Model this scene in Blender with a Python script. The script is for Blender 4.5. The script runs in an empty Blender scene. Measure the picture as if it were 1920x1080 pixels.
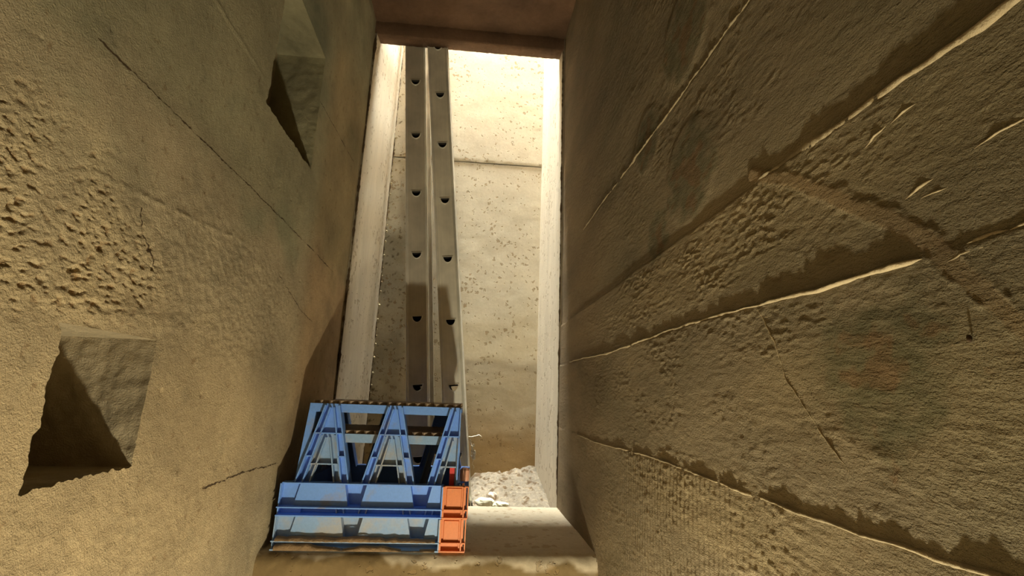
import bpy, bmesh, math, random
import numpy as np
from mathutils import Matrix, Vector

# ------------------------------------------------------------------ camera, world, lights, exposure
S = bpy.context.scene
COL = S.collection
cam_d = bpy.data.cameras.new('camera')
cam = bpy.data.objects.new('camera', cam_d)
COL.objects.link(cam)
F_PX = 900.0
V1 = np.array([869 - 960, 742 - 540, F_PX])            # corridor direction
V3 = np.array([1097 - 960, -3320 - 540, F_PX])         # world vertical
yw = V1 / np.linalg.norm(V1)
zw = V3 - yw * (V3 @ yw); zw /= np.linalg.norm(zw)
xw = np.cross(yw, zw)
R = np.stack([xw, yw, zw])
right, up, back = R @ np.array([1, 0, 0]), R @ np.array([0, -1, 0]), R @ np.array([0, 0, -1])
cam.matrix_world = Matrix(((right[0], up[0], back[0], 0), (right[1], up[1], back[1], 0),
                           (right[2], up[2], back[2], 1.5), (0, 0, 0, 1)))
cam_d.sensor_width = 36.0
cam_d.lens = F_PX / 1920 * 36
cam_d.clip_start = 0.02
S.camera = cam

W = bpy.data.worlds.new('sky'); S.world = W
W.use_nodes = True
bgn = W.node_tree.nodes['Background']
bgn.inputs[0].default_value = (0.97, 1.0, 0.94, 1)
bgn.inputs[1].default_value = 600.0

lamp_d = bpy.data.lights.new('work_lamp', 'POINT')      # the film crew's lamp, low in the passage
lamp_d.energy = 66.0
lamp_d.color = (1.0, 0.925, 0.68)
lamp_d.shadow_soft_size = 0.025
lamp = bpy.data.objects.new('work_lamp', lamp_d)
lamp.location = (0.175, 0.36, 0.48)
COL.objects.link(lamp)

por_d = bpy.data.lights.new('sky_portal', 'AREA')       # sampling portal in the open top of the light well
por_d.shape = 'RECTANGLE'; por_d.size = 1.0; por_d.size_y = 0.6
por_d.cycles.is_portal = True
por = bpy.data.objects.new('sky_portal', por_d)
por.location = (-0.05, 2.27, 5.62)
COL.objects.link(por)

S.view_settings.view_transform = 'Standard'
S.view_settings.look = 'None'
S.view_settings.exposure = 0.0
S.view_settings.gamma = 1.0
S.view_settings.use_curve_mapping = False
S.cycles.use_denoising = True
S.cycles.max_bounces = 10
S.cycles.diffuse_bounces = 7

# ------------------------------------------------------------------ helpers
rng = np.random.RandomState(7)
PERM = rng.permutation(512)
GX = np.cos(np.linspace(0, 2 * np.pi, 512, endpoint=False)); GY = np.sin(np.linspace(0, 2 * np.pi, 512, endpoint=False))

def perlin(x, y, seed=0):
    xi = np.floor(x).astype(int); yi = np.floor(y).astype(int)
    xf = x - xi; yf = y - yi
    u = xf * xf * xf * (xf * (xf * 6 - 15) + 10); v = yf * yf * yf * (yf * (yf * 6 - 15) + 10)
    def g(ix, iy, fx, fy):
        h = PERM[(PERM[(ix + seed * 37) & 511] + iy) & 511]
        return GX[h] * fx + GY[h] * fy
    a = g(xi, yi, xf, yf); b = g(xi + 1, yi, xf - 1, yf)
    c = g(xi, yi + 1, xf, yf - 1); d = g(xi + 1, yi + 1, xf - 1, yf - 1)
    return (a + u * (b - a)) * (1 - v) + (c + u * (d - c)) * v

def fbm(x, y, oct=4, seed=0, ridged=False):
    t = np.zeros_like(x); amp = 1.0
    for i in range(oct):
        n = perlin(x * 2 ** i + 13.7 * i, y * 2 ** i + 5.1 * i, seed + i)
        t = t + amp * ((0.35 - np.abs(n)) * 1.6 if ridged else n)
        amp *= 0.5
    return t

def sstep(a, b, x):
    t = np.clip((x - a) / (b - a), 0, 1)
    return t * t * (3 - 2 * t)

def blob(y, z, cy, cz, ry, rz, soft=0.35):
    r = np.sqrt(((y - cy) / ry) ** 2 + ((z - cz) / rz) ** 2)
    return 1 - sstep(1 - soft, 1 + soft, r)

def tag(o, label=None, cat=None, group=None, kind=None):
    if label: o['label'] = label
    if cat: o['category'] = cat
    if group: o['group'] = group
    if kind: o['kind'] = kind
    return o

def link(name, me, mat, parent=None, smooth=False):
    if mat is not None: me.materials.append(mat)
    if smooth:
        me.polygons.foreach_set('use_smooth', np.ones(len(me.polygons), dtype=bool))
    o = bpy.data.objects.new(name, me)
    COL.objects.link(o)
    if parent is not None: o.parent = parent
    return o

def empty(name, loc, rot=(0, 0, 0)):
    o = bpy.data.objects.new(name, None)
    o.empty_display_size = 0.05
    o.location = loc; o.rotation_euler = rot
    COL.objects.link(o)
    return o

def raw_mesh(name, V, Q, tint=None):
    """V (n,3), Q (m,4) arrays"""
    me = bpy.data.meshes.new(name)
    me.vertices.add(len(V)); me.vertices.foreach_set('co', np.asarray(V, dtype=np.float32).ravel())
    Q = np.asarray(Q, dtype=np.int32)
    me.loops.add(Q.size); me.loops.foreach_set('vertex_index', Q.ravel())
    me.polygons.add(len(Q))
    me.polygons.foreach_set('loop_start', np.arange(0, Q.size, 4, dtype=np.int32))
    me.polygons.foreach_set('loop_total', np.full(len(Q), 4, dtype=np.int32))
    me.update(calc_edges=True); me.validate()
    if tint is not None:
        a = me.color_attributes.new('tint', 'FLOAT_COLOR', 'POINT')
        c = np.ones((len(V), 4), dtype=np.float32); c[:, :3] = tint
        a.data.foreach_set('color', c.ravel())
    return me

def grid_quads(nu, nv, off=0, flip=False):
    i, j = np.meshgrid(np.arange(nu - 1), np.arange(nv - 1), indexing='ij')
    a = (i * nv + j).ravel() + off
    q = np.stack([a, a + nv, a + nv + 1, a + 1], 1)
    return q[:, ::-1] if flip else q

class MB:
    """small mesh collector"""
    def __init__(s): s.v = []; s.f = []
    def add(s, vs, fs):
        o = len(s.v); s.v += [tuple(p) for p in vs]; s.f += [tuple(i + o for i in f) for f in fs]
    def box(s, a, b):
        x0, y0, z0 = a; x1, y1, z1 = b
        s.add([(x0, y0, z0), (x1, y0, z0), (x1, y1, z0), (x0, y1, z0), (x0, y0, z1), (x1, y0, z1), (x1, y1, z1), (x0, y1, z1)],
              [(0, 3, 2, 1), (4, 5, 6, 7), (0, 1, 5, 4), (1, 2, 6, 5), (2, 3, 7, 6), (3, 0, 4, 7)])
    def prism(s, poly, fn, d0, d1):
        """polygon (counter-clockwise in X,z) extruded between depths d0 (outer) and d1 (inner) through fn(X,z,d)"""
        n = len(poly)
        vs = [fn(x, z, d0) for x, z in poly] + [fn(x, z, d1) for x, z in poly]
        fs = [tuple(range(n)), tuple(range(2 * n - 1, n - 1, -1))]
        for i in range(n):
            j = (i + 1) % n
            fs.append((i, i + n, j + n, j))
        s.add(vs, fs)
    def strip(s, p, q, w, fn, d0, d1):
        """thin straight rib from p to q in the X,z plane"""
        dx, dz = q[0] - p[0], q[1] - p[1]; L = math.hypot(dx, dz); nx, nz = -dz / L * w / 2, dx / L * w / 2
        s.prism([(p[0] - nx, p[1] - nz), (q[0] - nx, q[1] - nz), (q[0] + nx, q[1] + nz), (p[0] + nx, p[1] + nz)], fn, d0, d1)
    def tube(s, pts, r, n=6):
        base = len(s.v)
        for i, p in enumerate(pts):
            p = Vector(p); t = (Vector(pts[min(i + 1, len(pts) - 1)]) - Vector(pts[max(i - 1, 0)])).normalized()
            u = t.cross(Vector((0.3, 0.9, 0.2))).normalized(); w = t.cross(u)
            rr = r[i] if isinstance(r, (list, tuple)) else r
            for k in range(n):
                a = 2 * math.pi * k / n
                s.v.append(tuple(p + u * (rr * math.cos(a)) + w * (rr * math.sin(a))))
        for i in range(len(pts) - 1):
            for k in range(n):
                a = base + i * n + k; b = base + i * n + (k + 1) % n
                s.f.append((a, b, b + n, a + n))
        s.f.append(tuple(base + k for k in range(n))[::-1]); s.f.append(tuple(base + (len(pts) - 1) * n + k for k in range(n)))
    def build(s, name, mat, parent=None, bevel=0.0, smooth=False):
        me = bpy.data.meshes.new(name)
        me.from_pydata(s.v, [], s.f); me.update()
        bm = bmesh.new(); bm.from_mesh(me)
        bmesh.ops.recalc_face_normals(bm, faces=bm.faces)
        if bevel:
            bmesh.ops.bevel(bm, geom=[e for e in bm.edges if len(e.link_faces) == 2 and e.calc_face_angle(0) > 0.5], offset=bevel, segments=1, affect='EDGES')
        bm.to_mesh(me); bm.free()
        return link(name, me, mat, parent, smooth)

# ------------------------------------------------------------------ materials
def new_mat(name):
    m = bpy.data.materials.new(name); m.use_nodes = True
    nt = m.node_tree; b = nt.nodes['Principled BSDF']
    return m, nt, b

def noise(nt, vec, scale, detail=5, rough=0.6, ntype='FBM'):
    n = nt.nodes.new('ShaderNodeTexNoise'); n.noise_type = ntype
    n.inputs['Scale'].default_value = scale; n.inputs['Detail'].default_value = detail; n.inputs['Roughness'].default_value = rough
    nt.links.new(vec, n.inputs['Vector'])
    return n.outputs['Fac']

def ramp(nt, fac, stops):
    r = nt.nodes.new('ShaderNodeValToRGB')
    el = r.color_ramp.elements
    while len(el) < len(stops): el.new(0.5)
    for e, (p, c) in zip(el, stops):
        e.position = p; e.color = (*c, 1) if len(c) == 3 else c
    nt.links.new(fac, r.inputs[0])
    return r.outputs[0]

def mul(nt, a, b):
    m = nt.nodes.new('ShaderNodeMix'); m.data_type = 'RGBA'; m.blend_type = 'MULTIPLY'; m.inputs[0].default_value = 1
    nt.links.new(a, m.inputs[6]); nt.links.new(b, m.inputs[7])
    return m.outputs[2]

def mixc(nt, fac, a, b):
    m = nt.nodes.new('ShaderNodeMix'); m.data_type = 'RGBA'
    nt.links.new(fac, m.inputs[0])
    for s, i in ((a, 6), (b, 7)):
        if isinstance(s, tuple): m.inputs[i].default_value = (*s, 1)
        else: nt.links.new(s, m.inputs[i])
    return m.outputs[2]

def coords(nt, scale=(1, 1, 1)):
    t = nt.nodes.new('ShaderNodeTexCoord'); mp = nt.nodes.new('ShaderNodeMapping')
    mp.inputs['Scale'].default_value = scale
    nt.links.new(t.outputs['Object'], mp.inputs['Vector'])
    return mp.outputs['Vector']

def bump(nt, b, pairs):
    prev = None
    for h, strength, dist in pairs:
        n = nt.nodes.new('ShaderNodeBump'); n.inputs['Strength'].default_value = strength; n.inputs['Distance'].default_value = dist
        nt.links.new(h, n.inputs['Height'])
        if prev is not None: nt.links.new(prev, n.inputs['Normal'])
        prev = n.outputs['Normal']
    nt.links.new(prev, b.inputs['Normal'])

def concrete(name, base, tint=True, stretch=(1, 1, 1), b1=0.4, b2=0.35, contrast=0.25, pits=0.0, pit_scale=28):
    m, nt, b = new_mat(name)
    v = coords(nt, stretch); vo = coords(nt)
    n1 = noise(nt, v, 4.0, 4); n2 = noise(nt, v, 70.0, 5, 0.7); n3 = noise(nt, vo, 380.0, 3, 0.7)
    lo = tuple(c * (1 - contrast) for c in base); hi = tuple(min(1, c * (1 + contrast)) for c in base)
    col = ramp(nt, n1, [(0.3, lo), (0.7, hi)])
    col = mul(nt, col, ramp(nt, n2, [(0.3, (0.86, 0.85, 0.83)), (0.7, (1.0, 1.0, 1.0))]))
    if tint:
        a = nt.nodes.new('ShaderNodeVertexColor'); a.layer_name = 'tint'
        col = mul(nt, col, a.outputs['Color'])
    bl = [(n2, b1, 0.006), (n3, b2, 0.0025)]
    if pits:
        vp = coords(nt, (1, 1, 1.0))
        vn = nt.nodes.new('ShaderNodeTexVoronoi'); vn.inputs['Scale'].default_value = pit_scale; vn.inputs['Randomness'].default_value = 1
        ad = nt.nodes.new('ShaderNodeVectorMath'); ad.operation = 'ADD'
        ns = nt.nodes.new('ShaderNodeTexNoise'); ns.inputs['Scale'].default_value = 60; nt.links.new(vp, ns.inputs['Vector'])
        sc = nt.nodes.new('ShaderNodeVectorMath'); sc.operation = 'SCALE'; sc.inputs['Scale'].default_value = 0.035
        nt.links.new(ns.outputs['Color'], sc.inputs[0]); nt.links.new(vp, ad.inputs[0]); nt.links.new(sc.outputs[0], ad.inputs[1])
        nt.links.new(ad.outputs[0], vn.inputs['Vector'])
        sepc = nt.nodes.new('ShaderNodeSeparateColor'); nt.links.new(vn.outputs['Color'], sepc.inputs[0])
        big = noise(nt, vo, 5.0, 2)
        thr = nt.nodes.new('ShaderNodeMath'); thr.operation = 'MULTIPLY'; nt.links.new(sepc.outputs[0], thr.inputs[0]); nt.links.new(big, thr.inputs[1])
        th2 = nt.nodes.new('ShaderNodeMath'); th2.operation = 'MULTIPLY_ADD'; nt.links.new(thr.outputs[0], th2.inputs[0]); th2.inputs[1].default_value = 1.15; th2.inputs[2].default_value = -0.14
        d = nt.nodes.new('ShaderNodeMath'); d.operation = 'SUBTRACT'; nt.links.new(th2.outputs[0], d.inputs[0]); nt.links.new(vn.outputs['Distance'], d.inputs[1])
        pf = nt.nodes.new('ShaderNodeMapRange'); pf.inputs['From Min'].default_value = 0.0; pf.inputs['From Max'].default_value = 0.06
        nt.links.new(d.outputs[0], pf.inputs['Value'])
        dk = nt.nodes.new('ShaderNodeMath'); dk.operation = 'MULTIPLY'; nt.links.new(pf.outputs[0], dk.inputs[0]); dk.inputs[1].default_value = pits
        col = mixc(nt, dk.outputs[0], col, (0.26, 0.17, 0.075))
        inv = nt.nodes.new('ShaderNodeMath'); inv.operation = 'SUBTRACT'; inv.inputs[0].default_value = 1; nt.links.new(pf.outputs[0], inv.inputs[1])
        bl.append((inv.outputs[0], 0.7, 0.004))
    nt.links.new(col, b.inputs['Base Color'])
    b.inputs['Roughness'].default_value = 0.92
    b.inputs['Specular IOR Level'].default_value = 0.2
    bump(nt, b, bl)
    return m

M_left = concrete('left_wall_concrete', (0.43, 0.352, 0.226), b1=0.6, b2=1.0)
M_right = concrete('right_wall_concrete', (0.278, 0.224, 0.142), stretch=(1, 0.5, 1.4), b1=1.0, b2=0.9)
M_well = concrete('well_back_concrete', (0.60, 0.53, 0.40), b1=0.12, b2=0.15, contrast=0.1, pits=0.62, pit_scale=50)
M_jamb = concrete('well_side_concrete', (0.66, 0.58, 0.45), tint=False, stretch=(1, 1, 0.12), b1=0.3, b2=0.2, contrast=0.18, pits=0.4, pit_scale=40)
M_sill = concrete('sill_concrete', (0.50, 0.42, 0.30), b1=0.12, b2=0.2, contrast=0.12, pits=0.4, pit_scale=36)
M_ceil = concrete('ceiling_rust_concrete', (0.145, 0.085, 0.05), tint=False, b1=0.6, b2=0.3, contrast=0.4)
M_dark = concrete('passage_concrete', (0.34, 0.28, 0.19), tint=False)
M_rubble = concrete('rubble_grit', (0.27, 0.225, 0.165), b1=1.0, b2=0.8, contrast=0.3)
M_stone = concrete('pale_stone', (0.80, 0.75, 0.55), tint=False, b1=0.4, contrast=0.12)
M_pinkstone = concrete('pink_stone', (0.66, 0.53, 0.43), tint=False, b1=0.4, contrast=0.1)
M_plaster = concrete('sill_plaster', (0.50, 0.42, 0.26), tint=False, b1=0.6, contrast=0.15)
M_twine = new_mat('pale_twine')[0]
M_twine.node_tree.nodes['Principled BSDF'].inputs['Base Color'].default_value = (0.7, 0.6, 0.42, 1)

def plastic(name, col, dirt=(0.28, 0.22, 0.15), amount=0.3, scale=14):
    m, nt, b = new_mat(name)
    v = coords(nt)
    n1 = noise(nt, v, scale, 6, 0.65); n2 = noise(nt, v, 150, 3)
    f = nt.nodes.new('ShaderNodeMapRange')
    f.inputs['From Min'].default_value = 0.62 - amount * 0.5; f.inputs['From Max'].default_value = 0.80 - amount * 0.2
    f.inputs['To Max'].default_value = 0.75
    nt.links.new(n1, f.inputs['Value'])
    c = mixc(nt, f.outputs[0], col, dirt)
    c = mul(nt, c, ramp(nt, n2, [(0.3, (0.9, 0.9, 0.9)), (0.7, (1, 1, 1))]))
    nt.links.new(c, b.inputs['Base Color'])
    b.inputs['Roughness'].default_value = 0.5
    bump(nt, b, [(n2, 0.1, 0.001)])
    return m

M_blue = plastic('blue_plastic', (0.15, 0.315, 0.76), amount=0.10)
M_dusty = plastic('dusty_blue_plastic', (0.22, 0.35, 0.56), dirt=(0.42, 0.34, 0.22), amount=0.36)
M_orange = plastic('orange_plastic', (0.64, 0.195, 0.055), amount=0.08)
M_red = plastic('red_plastic', (0.55, 0.015, 0.01), amount=0.0)
M_pinkish = plastic('daylit_orange_plastic', (0.70, 0.34, 0.22), amount=0.1)  # daylight on the catch put into a paler, pinker orange
M_base = plastic('dirty_crate_base', (0.34, 0.25, 0.17), dirt=(0.12, 0.09, 0.07), amount=0.5)
M_soil = concrete('caked_soil', (0.30, 0.20, 0.11), tint=False, b1=0.8, contrast=0.3)

def alu(name, col, rough):
    m, nt, b = new_mat(name)
    v = coords(nt, (1, 1, 0.06)); vo = coords(nt)
    n1 = noise(nt, v, 90, 4); n2 = noise(nt, vo, 6, 4)
    c = ramp(nt, n2, [(0.35, tuple(x * 0.72 for x in col)), (0.65, col)])
    c = mul(nt, c, ramp(nt, n1, [(0.3, (0.88, 0.88, 0.88)), (0.7, (1, 1, 1))]))
    nt.links.new(c, b.inputs['Base Color'])
    b.inputs['Metallic'].default_value = 0.06
    b.inputs['Roughness'].default_value = rough
    return m
M_alu = alu('aluminium', (0.78, 0.72, 0.59), 0.45)
M_bore = alu('bore_shade', (0.055, 0.045, 0.035), 0.8)  # near-black: shade inside the hollow rungs put into the colour
M_bead = alu('edge_highlight_aluminium', (0.95, 0.91, 0.80), 0.22)  # lighter than the stiles, stands in for the bright highlights on the edges
M_bead.node_tree.nodes['Principled BSDF'].inputs['Metallic'].default_value = 0.35
M_alu2 = alu('darker_aluminium', (0.56, 0.50, 0.40), 0.5)  # darker tone than the other ladder section

# ------------------------------------------------------------------ corridor side walls
XL, XR, YO = -0.51, 0.39, 2.0          # wall planes, plane of the opening
ZS, ZL, ZC = 1.085, 3.155, 3.222       # sill top, lintel underside, ceiling
NICHES = [(0.655, 0.847, 1.372, 1.572), (1.085, 1.424, 2.168, 2.560)]   # y0,y1,z0,z1
ND = 0.152

def jag(y, z):
    """ragged arrises round the niches: shifts points in the wall plane"""
    wy = np.zeros_like(y); wz = np.zeros_like(y)
    for k, (y0, y1, z0, z1) in enumerate(NICHES):
        a = 1.0 if k == 0 else 0.9
        near = np.exp(-((y - y0) / 0.012) ** 2) * (z > z0 - 0.02) * (z < z1 + 0.02)
        wy += near * a * (0.009 * fbm(z * 21, y * 0 + 3.3, 4, 50 + k) + 0.0035 * fbm(z * 95, y * 0 + 3.3, 3, 52 + k))
        bot = np.exp(-((z - z0) / 0.012) ** 2) * (y > y0 - 0.02) * (y < y1 + 0.02)
        wz += bot * a * (0.007 * fbm(y * 22, z * 0 + 1.7, 4, 60 + k) + 0.004 * fbm(y * 90, z * 0 + 1.7, 3, 62 + k))
        oth = np.exp(-((y - y1) / 0.01) ** 2) * (z > z0 - 0.02) * (z < z1 + 0.02)
        wy += oth * 0.003 * fbm(z * 40, y * 0 + 8.1, 3, 70 + k)
    return y + wy, z + wz

def line_groove(z, y, zc, w, seed):
    jit = 0.004 * fbm(y * 9, y * 0 + seed, 3, seed) + 0.0028 * fbm(y * 70, y * 0 + seed, 3, seed + 1)
    return np.exp(-((z - zc - jit) / w) ** 2)

def left_relief(y, z):
    rough = np.clip(blob(y, z, 0.60, 1.665, 0.22, 0.085, 0.5) + 0.7 * blob(y, z, 0.56, 1.78, 0.12, 0.06, 0.6), 0, 1)
    rough *= np.clip(0.85 + 1.0 * fbm(y * 9, z * 9, 3, 3), 0.3, 1)
    sandy = blob(y, z, 1.05, 1.70, 0.38, 0.15, 0.5) + 0.6 * blob(y, z, 0.8, 1.25, 0.4, 0.12, 0.6)
    d = 0.004 * fbm(y * 2.3, z * 2.3, 3, 1) + 0.0008 * fbm(y * 22, z * 22, 4, 2)
    d += 0.0022 * np.clip(fbm(y * 5, z * 8, 4, 31), 0, 1)
    pits = sstep(0.10, 0.42, fbm(y * 60, z * 105, 4, 4)); big = sstep(0.30, 0.55, fbm(y * 22, z * 34, 4, 7)) * blob(y, z, 0.70, 1.655, 0.13, 0.05, 0.7)
    d -= rough * (0.001 + 0.0036 * pits + 0.0016 * fbm(y * 120, z * 170, 3, 6)) + 0.005 * big
    d -= np.clip(sandy, 0, 1) * 0.0022 * fbm(y * 60, z * 60, 3, 5)
    pit = fbm(y * 30, z * 30, 3, 8)
    d -= 0.004 * sstep(0.62, 0.85, pit)
    # casting joints
    d += 0.0022 * line_groove(z, y, 2.215, 0.003, 14) * sstep(0.7, 0.8, y) * (1 - sstep(1.02, 1.08, y))
    d += 0.0022 * line_groove(z, y, 1.79 + 0.10 * (y - 0.8), 0.004, 16) * np.clip(0.5 + 2 * fbm(y * 30, z * 5, 3, 17), 0, 1.5) * sstep(0.62, 0.7, y) * (1 - sstep(1.05, 1.15, y))
    # thickened arris round the lower niche
    d += 0.003 * blob(y, z, 0.75, 1.60, 0.12, 0.018, 0.6)
    return d * sstep(0.40, 0.44, y) * sstep(0.88, 0.91, z), rough

def left_tint(y, z, rough):
    pits = sstep(0.22, 0.48, fbm(y * 60, z * 105, 4, 4))
    t = np.ones(y.shape + (3,))
    def mix(c, f):
        nonlocal t
        f = np.clip(f, 0, 1)[..., None]; t = t * (1 - f) + t * np.array(c) * f
    g = fbm(y * 3.5, z * 3.5, 4, 20)
    mix((0.80, 0.88, 0.86), sstep(1.86, 2.0, z + 0.12 * g) * 0.9)                 # grey-green cement above the joint
    mix((0.70, 0.80, 0.80), sstep(0.1, 0.5, g) * 0.5 * sstep(1.7, 1.9, z))
    mix((1.12, 1.06, 0.98), blob(y, z, 0.9, 1.35, 0.6, 0.25, 0.6))
    mix((1.05, 0.92, 0.82), sstep(1.45, 1.6, y) * (1 - sstep(2.6, 2.9, z)))       # pinkish daylight by the opening, put into the colour
    mix((0.72, 0.80, 0.84), blob(y, z, 1.30, 2.60, 0.16, 0.10, 0.4) * 0.8)
    mix((1.28, 1.25, 1.18), rough * 0.9)
    mix((0.55, 0.40, 0.27), rough * pits * 0.8)
    mix((0.62, 0.66, 0.68), sstep(0.35, 0.6, fbm(y * 12, z * 12, 4, 24)) * 0.35 * (1 - rough))
    mix((0.45, 0.33, 0.22), sstep(0.45, 0.7, fbm(y * 45, z * 45, 3, 28)) * 0.5)
    return t

SCAR = [(0.60, 1.822), (0.50, 1.765), (0.42, 1.70), (0.366, 1.655), (0.305, 1.567), (0.25, 1.52)]
def scar(y, z):
    """smooth trowelled band running down across the boards"""
    d = np.full(y.shape, 9.0)
    yy = y + 0.006 * fbm(y * 20, z * 20, 3, 64); zz = z + 0.006 * fbm(y * 20 + 7, z * 20, 3, 66)
    for (y0, z0), (y1, z1) in zip(SCAR[:-1], SCAR[1:]):
        vy, vz = y1 - y0, z1 - z0
        t = np.clip(((yy - y0) * vy + (zz - z0) * vz) / (vy * vy + vz * vz), 0, 1)
        d = np.minimum(d, np.hypot(yy - y0 - t * vy, zz - z0 - t * vz))
    return 1 - sstep(0.006, 0.011, d), d

RIDGES = [  # z, y0, y1, height
    (1.387, 0.32, 1.66, 0.0040, 1), (1.634, 0.365, 1.80, 0.0046, 2), (1.806, 0.25, 0.62, 0.0032, 3), (2.098, 0.53, 1.62, 0.0045, 4)]

def right_relief(y, z):
    calm = sstep(1.2, 1.75, y)
    zz = z + 0.005 * fbm(y * 4, z * 4, 3, 40) + 0.002 * fbm(y * 40, z * 10, 3, 39)
    step = -0.0012 * sstep(1.384, 1.390, zz) - 0.0022 * sstep(1.631, 1.637, zz) - 0.0042 * sstep(1.802, 1.810, zz) - 0.001 * sstep(2.095, 2.10, zz)
    d = step + 0.003 * fbm(y * 2, z * 2.5, 3, 41)
    smooth = sstep(1.80, 1.82, z) * (1 - sstep(1.87, 1.93, z)) + sstep(1.630, 1.640, z) * (1 - sstep(1.655, 1.68, z)) * (y < 1.2)
    patch = blob(y, z, 0.70, 1.74, 0.46, 0.075, 0.5) + blob(y, z, 0.45, 1.52, 0.2, 0.08, 0.5) + blob(y, z, 0.7, 1.34, 0.4, 0.06, 0.5)
    rgh = (1 - 0.7 * calm) * (1 - 0.7 * np.clip(smooth, 0, 1)) * (0.8 + 0.4 * np.clip(patch, 0, 1)) * (0.4 + 0.6 * sstep(0.35, 0.75, y))
    d += rgh * (0.0008 * fbm(y * 7, z * 22, 5, 42, True) + 0.0009 * fbm(y * 30, z * 90, 3, 43, True))
    cl = np.clip(0.55 + 1.7 * fbm(y * 6, z * 12, 3, 48), 0, 1)
    d += rgh * cl * (0.0015 * sstep(0.08, 0.40, fbm(y * 55, z * 125, 4, 45)) + 0.0014 * sstep(0.30, 0.5, fbm(y * 18, z * 60, 4, 49)))
    # saw marks of the shuttering on the lowest board
    d += 0.0007 * np.sin(y * 430 + 6 * fbm(y * 6, z * 6, 2, 46)) * (z < 1.387) * (1 - 0.6 * calm) * sstep(0.5, 0.8, y)
    d -= 0.003 * sstep(0.80, 0.95, fbm(y * 26, z * 26, 2, 47)) * (y > 0.5)
    for cy, cz, r in ((0.79, 1.925, 0.10), (0.785, 2.22, 0.10), (0.43, 1.54, 0.075), (0.99, 2.10, 0.08)):
        b = blob(y, z, cy, cz, r, r, 0.1)
        d = d * (1 - 0.55 * b) - 0.0015 * b
    sc, sd_ = scar(y, z)
    d = d * (1 - 0.7 * sc) - 0.0006 * sc + 0.0012 * np.exp(-((sd_ - 0.010) / 0.0022) ** 2) * np.clip(0.4 + 2 * fbm(y * 50, z * 50, 3, 67), 0, 1.4)
    return d * sstep(0.235, 0.25, y) * sstep(0.88, 0.91, z), patch

def right_tint(y, z, patch):
    t = np.ones(y.shape + (3,))
    def mix(c, f):
        nonlocal t
        f = np.clip(f, 0, 1)[..., None]; t = t * (1 - f) + t * np.array(c) * f
    for cy, cz, r in ((0.79, 1.925, 0.10), (0.785, 2.22, 0.10), (0.43, 1.54, 0.08), (0.99, 2.10, 0.07), (0.95, 1.85, 0.06)):
        ang = 0.45 * fbm(y * 20, z * 24, 4, 55)
        rr = np.sqrt(((y - cy) / r) ** 2 + ((z - cz) / r) ** 2) + ang
        mix((0.58, 0.64, 0.59), (1 - sstep(0.70, 1.10, rr)) * (0.85 + 0.6 * fbm(y * 35, z * 45, 3, 56)))
        mix((1.10, 0.82, 0.72), (1 - sstep(0.1, 0.5, rr + 2 * ang)) * 0.8)
    g = fbm(y * 3, z * 5, 4, 57)
    mix((1.08, 0.94, 0.84), scar(y, z)[0] * 0.7)
    mix((0.78, 0.80, 0.76), sstep(0.0, 0.5, g) * 0.5)
    mix((0.95, 0.86, 0.80), sstep(1.2, 1.6, y) * 0.8)  # pinkish cast of daylight near the opening, painted into the tint
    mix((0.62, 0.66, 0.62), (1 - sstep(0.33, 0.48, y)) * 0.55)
    mix((1.18, 1.14, 1.0), np.clip(patch, 0, 1) * 0.5)
    mix((0.62, 0.5, 0.4), sstep(0.4, 0.7, fbm(y * 24, z * 40, 3, 59)) * 0.4)
    return t

def spaced(a, b, n0, p):
    t = np.linspace(0, 1, n0)
    return (a ** p + (b ** p - a ** p) * t) ** (1 / p)

def z_lines():
    return np.concatenate([np.arange(0.88, 1.15, 0.006), np.arange(1.15, 1.56, 0.0027), np.arange(1.56, 1.80, 0.0016), np.arange(1.8005, 2.05, 0.0026), np.arange(2.05, 2.6, 0.0042), np.arange(2.6, 3.27, 0.0065)])

def snap(a, vals):
    a = a.copy()
    for v in vals:
        i = np.argmin(np.abs(a - v)); a[i] = v
    return a

# left wall -------------------------------------------------------
yl = spaced(0.40, YO, 560, -0.15)
zl = z_lines()
yl = snap(yl, [n[0] for n in NICHES] + [n[1] for n in NICHES]); zl = snap(zl, [n[2] for n in NICHES] + [n[3] for n in NICHES])
Y, Z = np.meshgrid(yl, zl, indexing='ij')
dL, rgh = left_relief(Y, Z)
Yj, Zj = jag(Y, Z)
VL = np.stack([XL + dL, Yj, Zj], -1).reshape(-1, 3)
Q = grid_quads(len(yl), len(zl))
cy = (Y[:-1, :-1] + Y[1:, 1:]).ravel() / 2; cz = (Z[:-1, :-1] + Z[1:, 1:]).ravel() / 2
keep = np.ones(len(Q), bool)
for y0, y1, z0, z1 in NICHES:
    keep &= ~((cy > y0) & (cy < y1) & (cz > z0) & (cz < z1))
Q = Q[keep]
def backing(x, y0, y1=YO):
    """plain wall outside the view and behind the modelled face"""
    pts = []; q = []
    def quad(ya, yb, za, zb, xx):
        k = len(pts); pts.extend([(xx, ya, za), (xx, yb, za), (xx, yb, zb), (xx, ya, zb)]); q.append((k, k + 1, k + 2, k + 3))
    quad(-1.6, y0 + 0.001, -0.02, 3.3, x); quad(y0, y1, -0.02, 0.881, x)
    return pts, q
bp, bq = backing(XL, 0.40)
tl = left_tint(Y, Z, rgh).reshape(-1, 3)
V = np.concatenate([VL, np.array(bp)]); Qa = np.concatenate([Q, np.array(bq) + len(VL)])
T = np.concatenate([tl, np.ones((len(bp), 3))])
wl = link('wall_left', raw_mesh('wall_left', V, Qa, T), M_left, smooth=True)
tag(wl, 'left passage wall of rough tan concrete with two deep rectangular niches', 'wall', kind='structure')

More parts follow.
